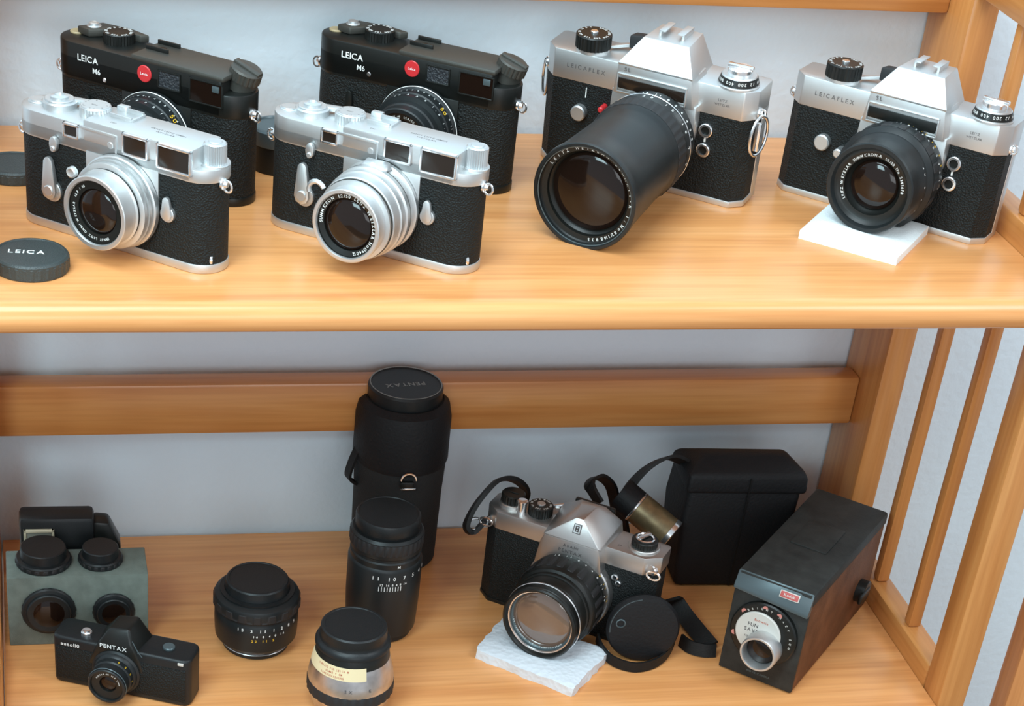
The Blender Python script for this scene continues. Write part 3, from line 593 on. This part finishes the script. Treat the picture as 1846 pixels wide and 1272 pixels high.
# strap looped over the left end of the camera (local mm)
def loc2(x, y, z): return (x, y, z)
W2L = Matrix.Translation((385.5, -128.3, ZL)) @ Matrix.Rotation(-.65, 4, 'Z'); W2L.invert()
wl = lambda *p: tuple(W2L @ Vector(p))
P = [wl(326.5, -91, ZL+62), wl(318, -92, ZL+52), wl(313, -91, ZL+57), wl(316, -89, ZL+68), wl(324, -86, ZL+80), wl(335, -80, ZL+88), wl(347, -74, ZL+86), wl(358, -68, ZL+76), wl(362, -64, ZL+62), wl(364, -62, ZL+30)]
obj('strap', G().tube(spline(P, 6), 0, flat=(16, 3), up=(.45, -.7, .55)), STRAP, t)
obj('strap_buckle', G().tube([wl(318+5*math.cos(a), -93, ZL+60+5*math.sin(a)) for a in [2*PI*k/16 for k in range(16)]], 1.0, 6, True), BRIGHT, t)
P = [wl(410, -98, ZL+78), wl(404, -88, ZL+88), wl(416, -70, ZL+84), wl(430, -62, ZL+70), wl(440, -60, ZL+40)]
obj('strap', G().tube(spline(P, 6), 0, flat=(12, 2.2), up=(.6, -.5, .6)), STRAP, t)

# leather pouch (round) leaning on that camera, and its strap
t = thing('round_leather_pouch', 'round black leather lens pouch leaning on the right end of the silver reflex camera', 'pouch', (425.5, -189, ZL), (-.10, 0, -.18))
obj('pouch_body', G().lathe([(0, -4), (22, -4), (26, -2), (26.6, 1), (25, 3.4), (20, 4.4), (0, 4.8)], FR(0, 0, 26.6), 64), CASE, t)
obj('snap_stud', G().lathe([(3.4, 0), (3.6, .8), (2.8, 1.2), (2.6, .4)], FR(-17, -4.2, 31), 24), SLATE, t)
obj('stitch_welt', G().tube([(24*math.cos(a), -3.6, 26.6+24*math.sin(a)) for a in [PI*.55+PI*.5*k/14 for k in range(15)]], .35, 6), SLATE, t)
P = [(398.4, -171.5, ZL+9), (398.6, -183, ZL+7), (404, -196, ZL+5), (417.5, -204.5, ZL+4.5), (433, -202, ZL+5), (446, -192, ZL+6), (455, -179, ZL+9), (459, -168, ZL+14)]
g = G().tube(spline(P, 6), 0, flat=(8, 1.6), up=(0, 0, 1))
tag(obj('strap_loop', g, STRAP), 'thin black leather strap looping on the wood below the round pouch', 'strap')
P = [(462, -176, ZL+3.6), (469, -185, ZL+3.4), (480, -190, ZL+3.2), (487, -190, ZL+3.2)]
P2 = [(487, -190, ZL+4), (490, -182, ZL+4), (487, -160, ZL+4), (483, -130, ZL+4), (481, -108, ZL+5)]
P = [(462, -174, ZL+5.5), (466, -183, ZL+5.5), (475, -188.5, ZL+5.5), (484.5, -189, ZL+5.5)]
tag(obj('strap_end', G().tube(spline(P, 6), 0, flat=(10, 2), up=(0, .3, 1)), STRAP), 'black strap end curving along the wood towards the brown cine camera', 'strap')
P = [(462, -142, ZL+20), (468, -138, ZL+14), (474, -150, ZL+8), (480, -172, ZL+5.2), (483, -182, ZL+4)]
tag(obj('shoulder_strap', G().tube(spline(P, 6), 0, flat=(13, 2.2), up=(1, -.3, .5)), STRAP), 'wide black strap running down between the leather case and the brown cine camera', 'strap')

# small cylinder between camera and case
t = thing('metal_canister', 'small brass-coloured cylinder with chrome end, lying above the silver reflex camera shoulder', 'canister')
a0, a1 = Vector((437.5, -82, -248)), Vector((467, -104, -266.5)); dv = (a1-a0).normalized(); q = dv.to_track_quat('Z', 'Y').to_matrix().to_4x4(); q.translation = a0; Lc = (a1-a0).length
t.matrix_world = Matrix.Translation(a0*S) @ dv.to_track_quat('Z', 'Y').to_matrix().to_4x4()
obj('black_sleeve', G().lathe([(0, -8), (12, -8), (12.4, -7), (12.4, 8), (0, 8)]), CASE, t)
obj('ring', G().lathe([(12.5, 7.6), (12.9, 8), (12.9, 9), (12.5, 9.4)]), BRIGHT, t)
obj('barrel', G().lathe([(12.2, 8), (12.4, 9), (12.4, Lc-3), (12, Lc-2.6)]), BRASS, t)
obj('end_cap', G().lathe([(12, Lc-3), (12.8, Lc-2.6), (12.8, Lc+1), (12, Lc+1.6), (0, Lc+1.6)]), BRIGHT, t)

# ------------------------------------------------------------------ black leather case behind
t = thing('camera_case', 'large black leather camera case standing against the wall on the lower shelf', 'case', (525, -66, ZL), (0, 0, -.06))
B = [(-42, -32, 0), (38, -32, 0), (38, 22, 0), (-42, 22, 0), (-46, -34, 60), (42, -34, 60), (42, 22, 60), (-46, 22, 60), (-44, -33, 92), (44, -33, 92), (40, 18, 92), (-44, 18, 92)]
obj('case_body', G().hull(B, 5, seg=4), CASE, t)
B = [(-47, -35.5, 84), (47, -35.5, 84), (43, 22, 84), (-46, 22, 84), (-46, -35, 100), (46, -35, 100), (-33, -19, 108.5), (32, -19, 108.5), (-33, -8, 108), (32, -8, 108), (42, 21, 92), (-44, 21, 92)]
ld = obj('case_lid', G().hull(B, 3.5, seg=4), CASE, t)
obj('front_seam', G().tube([(1, -32.3, 2), (1, -34.3, 60), (1, -36, 98)], .6, 6), STRAP, t)
obj('carrying_strap', G().tube(spline([(-43, -8, 96), (-56, -8, 100), (-72, -10, 92), (-84, -12, 76), (-88, -14, 58), (-84, -14, 40)], 6), 0, flat=(15, 2.4), up=(.2, -.8, .6)), STRAP, t)

# ------------------------------------------------------------------ cine camera box
t = thing('cine_camera', 'boxy dark brown cine camera with ivory dial, at the right end of the lower shelf', 'movie camera', *pose(504, -221, -.735, ZL))
bw = 28.5
obj('side_shell', G().box(-bw, bw, 2, 150, 0, 74, 2.5), BROWNV, t)
obj('top_cover', G().box(-bw-.6, bw+.6, 1.5, 150.5, 72, 83, 2.5), DULL, t)
obj('front_plate', G().box(-bw, bw, 0, 3, 1, 70, 1), DULL, t)
pl = obj('name_plate', G().hull([(-bw, -3.4, 70.5), (bw, -3.4, 66.5), (-bw, 3, 70.5), (bw, 3, 66.5), (-bw, -2.6, 73), (bw, -3, 70), (-bw, 3, 83.4), (bw, 3, 83.6)], .6), SLATE, t)
Mp = Matrix.Translation((12, -.2, 77.6)) @ Matrix.Rotation(PI/2-.44, 4, 'X')
bd = obj('red_badge', G().box(-7.4, 7.4, -2.7, 2.7, -.4, .6, .4, M=Mp), IVORY, pl)
obj('badge_field', G().box(-6.7, 6.7, -2.1, 2.1, .5, .85, .2, M=Mp), mat('faded_red', (.50, .10, .09), .5), bd)
obj('badge_lettering', text(G(), 'Kodak', 2., Mp @ TOP(0, -.9, .85)), IVORY, bd)
Mx = FR(0, 0, 42)
obj('dial_ring', G().lathe([(25, 0), (25, 3), (24, 4), (19, 5), (0, 5)], Mx, 80), BLACK, t)
iv = obj('ivory_dial', G().lathe([(17, 4), (17, 6), (16.4, 6.5), (0, 6.5)], FR(-3, 0, 43), 64), IVORY, t)
g = text(G(), 'FUN', 2.8, FR(-7.5, -6.6, 47.6)); text(g, 'SAVER', 2.8, FR(-6.8, -6.6, 43)); text(g, 'f/2.7', 1.4, FR(-10, -6.6, 38)); obj('dial_lettering', g, DARKINK, iv)
obj('dial_script', text(G(), 'Brownie', 1.9, FR(-2, -6.6, 52.8)), REDINK, iv)
g = ringtext(G(), 'BRIGHT HAZY SUN', 1.6, 20.4, FR(0, -4.8, 42), 130, step=.17); obj('dial_markings', g, IVORY, t)
for a in (140, 95, 65, 195):
    obj('weather_marker', G().lathe([(0, 0), (2, 0), (2, .5), (0, .5)], FR(21.6*math.cos(math.radians(a)), -4, 42+21.6*math.sin(math.radians(a))), 16), mat('pale_red_marker', (.62, .24, .20), .5), t)
ln = obj('lens_tube', G().lathe([(13.6, 4), (13.6, 17), (13, 18), (11.8, 18), (11.4, 17), (11, 8)], FR(3.5, 0, 34), 64), CHROME, t)
obj('front_element', G().lathe([(11.2, 9), (10, 10.6), (6, 12), (0, 12.6)], FR(3.5, 0, 34), 48), GLASS, ln)
obj('lower_emblem', text(G(), 'MOVIE CAMERA', 1.6, FR(2, -.1, 6)), SLATE, t)
obj('side_crank', G().cyl(0, 0, 0, 7, 9, M=Matrix.Translation((bw, 118, 30)) @ Matrix.Rotation(PI/2, 4, 'Y')).box(bw+5, bw+8, 104, 122, 26, 34, 1), BLACK, t)
obj('top_hatch', G().box(-14, 14, 60, 100, 82.6, 84, .6), DULL, t)

# ------------------------------------------------------------------ lenses and case, centre of lower shelf
t = thing('lens_case', 'tall round black lens case standing behind the telephoto lens, capped at its top', 'lens case', (271, -32.5, ZL))
obj('case_body', G().lathe([(0, 0), (31, 0), (32.6, 2), (33.4, 60), (34.6, 84), (34.8, 122), (33, 130), (28, 134), (0, 134)], None, 80), CORDURA, t)
obj('front_flap', G().lathe([(35.2, 86), (35.8, 88), (35.6, 121), (33.6, 130.4), (29, 134.4)], None, 80), CASE, t)
sn = obj('flap_buckle', G().box(-5, 5, -38.2, -35, 78, 83, .6, M=Matrix.Rotation(-.03, 4, 'Z')), BLACK, t)
obj('snap_stud', G().tube([(5.6*math.cos(a), -36.8, 84+5.6*math.sin(a)) for a in [PI*k/10 for k in range(11)]], .7, 6).box(-5.6, 5.6, -37.6, -36.2, 76.5, 77.7, .2), BRIGHT, sn)
obj('carry_loop', G().tube(spline([(-33, -6, 96), (-38, -8, 84), (-40, -8, 72), (-34, -6, 66)], 6), 0, flat=(8, 2), up=(.3, -1, 0)), STRAP, t)
g = G().lathe([(27, 132), (27.6, 134), (27.6, 143), (26.6, 144.6), (25.6, 144.6), (25.2, 144), (0, 144)], None, 80); cp = obj('lens_cap', g, PLASTIC, t)
obj('cap_rim', G().lathe([(26.2, 144.5), (26.6, 144.9), (26, 145.1), (25.7, 144.6)], None, 80), RIMG, cp)
obj('cap_lettering', text(G(), 'PENTAX', 5., Matrix.Translation((-1, 1, 144.1)) @ Matrix.Rotation(PI+.12, 4, 'Z')), RIMG, cp)
def scale(t_, nums, r, z, h=2., a0=-118, step=.22, m=WHITE, name='scale_numerals'):
    M_ = Matrix.Identity(4); g = G(); k = h/.7; a = math.radians(a0)
    for ch in nums:
        if ch != ' ':
            b, x0, x1 = glyph(ch)
            X = Matrix.Rotation(a+PI/2, 4, 'Z') @ Matrix.Translation((0, -r-.05, z)) @ Matrix.Rotation(PI/2, 4, 'X') @ Matrix.Translation((-(x0+x1)/2*k, 0, 0))
            g.mesh(b, X @ Matrix.Diagonal((k, k, k*.2, 1)))
        a += step
    obj(name, g, m, t_)
def ticks(t_, r, z0, z1, n, a0, step, m=WHITE):
    g = G()
    for i in range(n): g.box(-.22, .22, -r-.25, -r+.1, z0, z1, M=Matrix.Rotation(math.radians(a0)+PI/2+i*step, 4, 'Z'))
    obj('depth_marks', g, m, t_)
t = thing('telephoto_lens', 'black telephoto lens standing on end in front of the tall lens case', 'lens', (244, -134, ZL))
ln = obj('lens_barrel', G().lathe([(0, 0), (21, 0), (22.6, 1), (22.6, 5), (25, 6), (25.4, 8), (26.2, 24), (26.6, 34), (26.6, 61.5), (26, 63), (25.4, 64), (25.6, 68), (24.6, 69), (24.6, 71), (25.6, 72), (26, 74), (26, 84), (24.6, 86), (0, 86)], None, 80), BARREL, t)
obj('metal_ring', G().lathe([(22.8, 4.4), (23.2, 4.8), (22.8, 5.2)], None, 80), SILVER, ln)
obj('focus_grip', G().lathe([(26.1, 75), (26.5, 75.4), (26.5, 83), (26.1, 83.4)], None, 144, (75.2, 83.2, 72, .5)), RUBBER, ln)
g = G().lathe([(0, 85), (22.4, 85), (23, 86), (23, 95), (22.2, 96.6), (21, 96.8), (20.6, 96.2), (0, 96.2)], None, 80); obj('front_cap', g, PLASTIC, t)
scale(ln, '11 10 7 5 4 8', 26.6, 56, 2.8, -118, .145); scale(ln, '22 16 8 4 8 16', 26.6, 51.6, 1.7, -106, .055); ticks(ln, 26.5, 47.2, 50.8, 9, -108, .075); scale(ln, 'M', 25.5, 65, 2.2, -78); scale(ln, '16 8', 26.5, 44, 1.8, -95, .14, SLATE)
t = thing('short_lens', 'short black lens standing on the wood by itself, black cap on top', 'lens', (151.5, -147.5, ZL))
ln = obj('lens_barrel', G().lathe([(0, 0), (22.6, 0), (23.6, 1), (23.8, 4.4), (26.8, 8), (28.8, 10), (29.2, 14), (29.6, 22), (29.6, 30), (29, 31), (28.8, 33), (30, 34), (30.4, 41), (29.6, 43), (27, 44.5), (24, 45.6), (0, 45.6)], None, 80), BARREL, t)
obj('focus_grip', G().lathe([(30.3, 34.6), (30.9, 35), (30.9, 40.4), (30.3, 40.8)], None, 144, (34.8, 40.6, 36, .8)), RUBBER, ln)
obj('front_cap', G().lathe([(23, 45), (22.8, 46), (22, 53), (21.2, 54), (19.8, 54.2), (19.4, 53.8), (0, 53.8)], None, 80).lathe([(26, 45), (26.2, 46.6), (23, 47)], None, 80), PLASTIC, t)
obj('metal_ring', G().lathe([(24, 3.6), (24.4, 4), (24, 4.4)], None, 80), SILVER, ln)
scale(ln, '15 3 11 1 2 8 5', 29.6, 27.2, 2.4, -122, .108); scale(ln, '16 8 4 8 16', 29.6, 23, 1.7, -100, .075); scale(ln, '22 11 5', 29.5, 19.2, 1.9, -102, .085, YELLOW, 'feet_numerals')
t = thing('silver_lens', 'worn silver and black lens with yellowed paper label, at the front edge of the photo', 'lens', (206.5, -228, ZL))
obj('base_tube', G().lathe([(0, 0), (23, 0), (23.6, 1), (26.6, 9), (28, 15), (29, 17)], None, 80), SILVER, t)
obj('black_ring', G().lathe([(28.8, 16.6), (29.8, 17), (29.8, 25), (29.2, 25.6)], None, 120, (16.9, 25.1, 60, .5)), RUBBER, t)
ln = obj('silver_cone', G().lathe([(29.2, 25), (29.4, 26), (28.6, 32), (26.6, 40), (24.6, 48), (24, 50), (24, 50.4)], None, 80), SILVER, t)
obj('black_neck', G().lathe([(25.6, 44.5), (25.2, 46), (24.6, 52), (24, 53), (0, 53)], None, 80), BLACK, t)
g = G(); n = 30; tb = bmesh.new(); A = []
for i in range(n+1):
    a = math.radians(-190+112*i/n)
    A.append([tb.verts.new((r_*math.cos(a), r_*math.sin(a), z_)) for r_, z_ in ((27.55, 38.5), (25.75, 47.6), (25.35, 47.6), (27.1, 38.5))])
for i in range(n):
    for k in range(4): tb.faces.new((A[i][k], A[i+1][k], A[i+1][(k+1) % 4], A[i][(k+1) % 4]))
tb.faces.new(A[0]); tb.faces.new(A[-1][::-1]); bmesh.ops.recalc_face_normals(tb, faces=tb.faces); g._add(tb); lb = obj('paper_label', g, PAPER, ln)
def conet(s_, z, r, a0):
    g = G(); a = math.radians(a0); k = 1.5/.7
    for ch in s_:
        if ch != ' ':
            b, x0, x1 = glyph(ch); g.mesh(b, Matrix.Rotation(a+PI/2, 4, 'Z') @ Matrix.Translation((0, -r, z)) @ Matrix.Rotation(PI/2-.2, 4, 'X') @ Matrix.Diagonal((k*.7, k, k*.2, 1)))
        a += .047
    obj('label_writing', g, REDINK, lb)
conet('VORSATZ FUR LEICA M', 44.6, 26.45, -155); conet('ELMAR 9 CM', 42, 26.95, -140); conet('SCHRAUBFASSUNG', 39.6, 27.45, -148)
obj('worn_engraving', ringtext(G(), '', 1, 10, Matrix.Identity(4), 0) if False else text(text(G(), '2 X', 2.2, Matrix.Rotation(-.22, 4, 'Z') @ Matrix.Translation((0, -29.3, 30)) @ Matrix.Rotation(PI/2-.25, 4, 'X')), 'E', 2.2, Matrix.Rotation(.3, 4, 'Z') @ Matrix.Translation((0, -29.3, 30)) @ Matrix.Rotation(PI/2-.25, 4, 'X')), DARKINK, ln)
g = G().lathe([(24.8, 52.4), (25.6, 53), (25.6, 55), (24.6, 57), (23, 58), (22.4, 60), (22.6, 61), (22.2, 66), (21.2, 67), (19.6, 67.2), (19.2, 66.8), (0, 66.8)], None, 80); obj('rear_cap', g, PLASTIC, t)

# ------------------------------------------------------------------ left: small camera, block with lenses, flash
t = thing('foam_block', 'grey-green foam block holding four small round lenses at the left end', 'block', (0, 0, ZL))
g = G().box(-20, 76, -141.4, -105.5, 0, 55.8, .8); obj('block', g, GREENF, t)
o = t.children[0]; bpy.data.objects.remove(t); o.parent = None; tag(o, 'grey-green foam block holding four small round lenses at the left end', 'block', (0, 0, ZL)); o.name = 'foam_block'
def smalllens(label, M_, r, prof, m2=BARREL, glass=False):
    t = thing('small_lens', label, 'lens', group=None)
    t.matrix_world = Matrix.Translation(M_.translation*S) @ M_.to_3x3().to_4x4()
    obj('barrel', G().lathe([(0, 0), (r, 0), (r+.4, .6), (r+.4, prof[0]-1), (r-.4, prof[0])], None, 64).lathe([(r-.4, prof[0]), (r*.86, prof[0]+.4), (r*.84, prof[0]+prof[1]), (r*.8, prof[0]+prof[1]+.6), (r*.72, prof[0]+prof[1]+.6), (0, prof[0]+prof[1]+(.6 if not glass else -1.5))]), m2, t)
    obj('grip_ring', G().lathe([(r+.35, .9), (r+.8, 1.2), (r+.8, prof[0]-1.8), (r+.35, prof[0]-1.4)], None, 120, (1.1, prof[0]-1.5, 40, .5)), RUBBER, t)
    if glass: obj('glass', G().lathe([(r*.74, prof[0]+prof[1]-1), (r*.6, prof[0]+prof[1]+.2), (r*.3, prof[0]+prof[1]+1), (0, prof[0]+prof[1]+1.3)], None, 48), GLASS, t)
    return t
smalllens('capped black lens on the left of the green block top', TOP(5.5, -121.5, ZL+55.8), 18.6, (5, 7), PLASTIC)
smalllens('capped black lens on the right of the green block top', TOP(44.5, -122, ZL+55.8), 14.8, (5, 6), PLASTIC)
smalllens('round black lens set into the front of the green block at left', FR(7.6, -141.4, ZL+28.8), 18, (3, 2), BARREL, True)
smalllens('round black lens on the block front, half hidden behind the small black camera', FR(52, -141.4, ZL+27), 14, (3, 2), BARREL, True)
t = thing('flash_unit', 'black box-shaped flash with cream-framed window standing behind the green block', 'flash', (17, -88, ZL), (0, 0, -.02))
obj('housing', G().box(-27, 25, -10, 10, 0, 76, 3.5), PLASTIC, t)
obj('side_grip', G().hull([(24, -7, 0), (46, -7, 0), (24, 9, 0), (46, 9, 0), (24, -7, 71), (35, -7, 70), (24, 9, 71), (35, 9, 70), (43, -7, 52), (43, 9, 52)], 2.5), BLACK, t)
fr_ = obj('window_frame', rect_frame(G(), -24, -3, 56, 68, -12.4, -9.6, 1.8), CREAM, t)
obj('reflector', G().box(-23, -4, -11, -9.8, 56.6, 67), mat('silvery_reflector', (.66, .66, .55), .3, .5), fr_)

t = thing('subminiature_camera', 'tiny black reflex camera lettered PENTAX and auto 110, in front of the green block', 'camera', *pose(58, -193, -.418, ZL))
g = G().prism(stadium(98, 25, 6, 6), 0, 37.5, 2.2, seg=3); obj('body_shell', g, PLASTIC, t)
g = G().hull([(-17, -14, 36), (12, -14, 36), (-14, -13.5, 42), (8, -13.5, 43), (-9, -9, 50), (5, -9, 52), (-8, 9, 50), (6, 9, 52), (-19, 11, 36), (16, 11, 36), (-24, -13, 20), (18, -13, 20)], 1.6, seg=3); obj('prism_hump', g, BLACK, t)
obj('maker_lettering', text(G(), 'PENTAX', 3.1, FR(-4.2, -14.2, 37.2), track=.14), WHITE, t)
obj('model_lettering', text(G(), 'auto110', 2.7, FR(-35.5, -13.1, 31.6), track=.17), WHITE, t)
obj('front_panel', G().box(-46, 46, -13, -12, 4, 30, .4), LEATHER, t)
obj('shutter_button', G().cyl(-27, -4, 37, 40.4, 3.8).lathe([(0, 39), (2.8, 40.2), (2.6, 41.4), (0, 41)], TOP(-27, -4, 0), 24), BRIGHT, t)
obj('film_window', G().cyl(30, 0, 37.2, 39, 4.2), SLATE, t)
obj('corner_lamp', G().box(40.5, 44.5, -13, -11.6, 33.6, 35.8, .3), IVORY, t)
obj('edge_line', G().tube([(9, -13.4, 46), (12.6, -14.2, 40), (16, -14, 35)], .35, 6), SLATE, t)
cxl, cz = -2.6, 19; Mx = FR(cxl, -12.5, cz)
ln = obj('lens_barrel', G().lathe([(17, 0), (17, 2), (15.6, 3), (15, 5), (14, 6), (14, 10), (13.2, 11), (13.2, 19.4), (12.6, 20), (11.6, 20), (11.2, 19)], Mx, 64), BARREL, t)
obj('blue_ring', G().lathe([(13.4, 17.4), (13.7, 17.8), (13.4, 18.2)], Mx, 64), SLATE, ln)
obj('scale_numerals', ringtext(G(), '5 3 2 1', 1.8, 14.1, Mx, 70, step=.2, axial=9.4), YELLOW, ln)
lens_front(ln, cxl, cz, -32.5, 11.3, 6, ('PENTAX-110 1:2.8 24mm', 150), GLASS, hh=1.1)
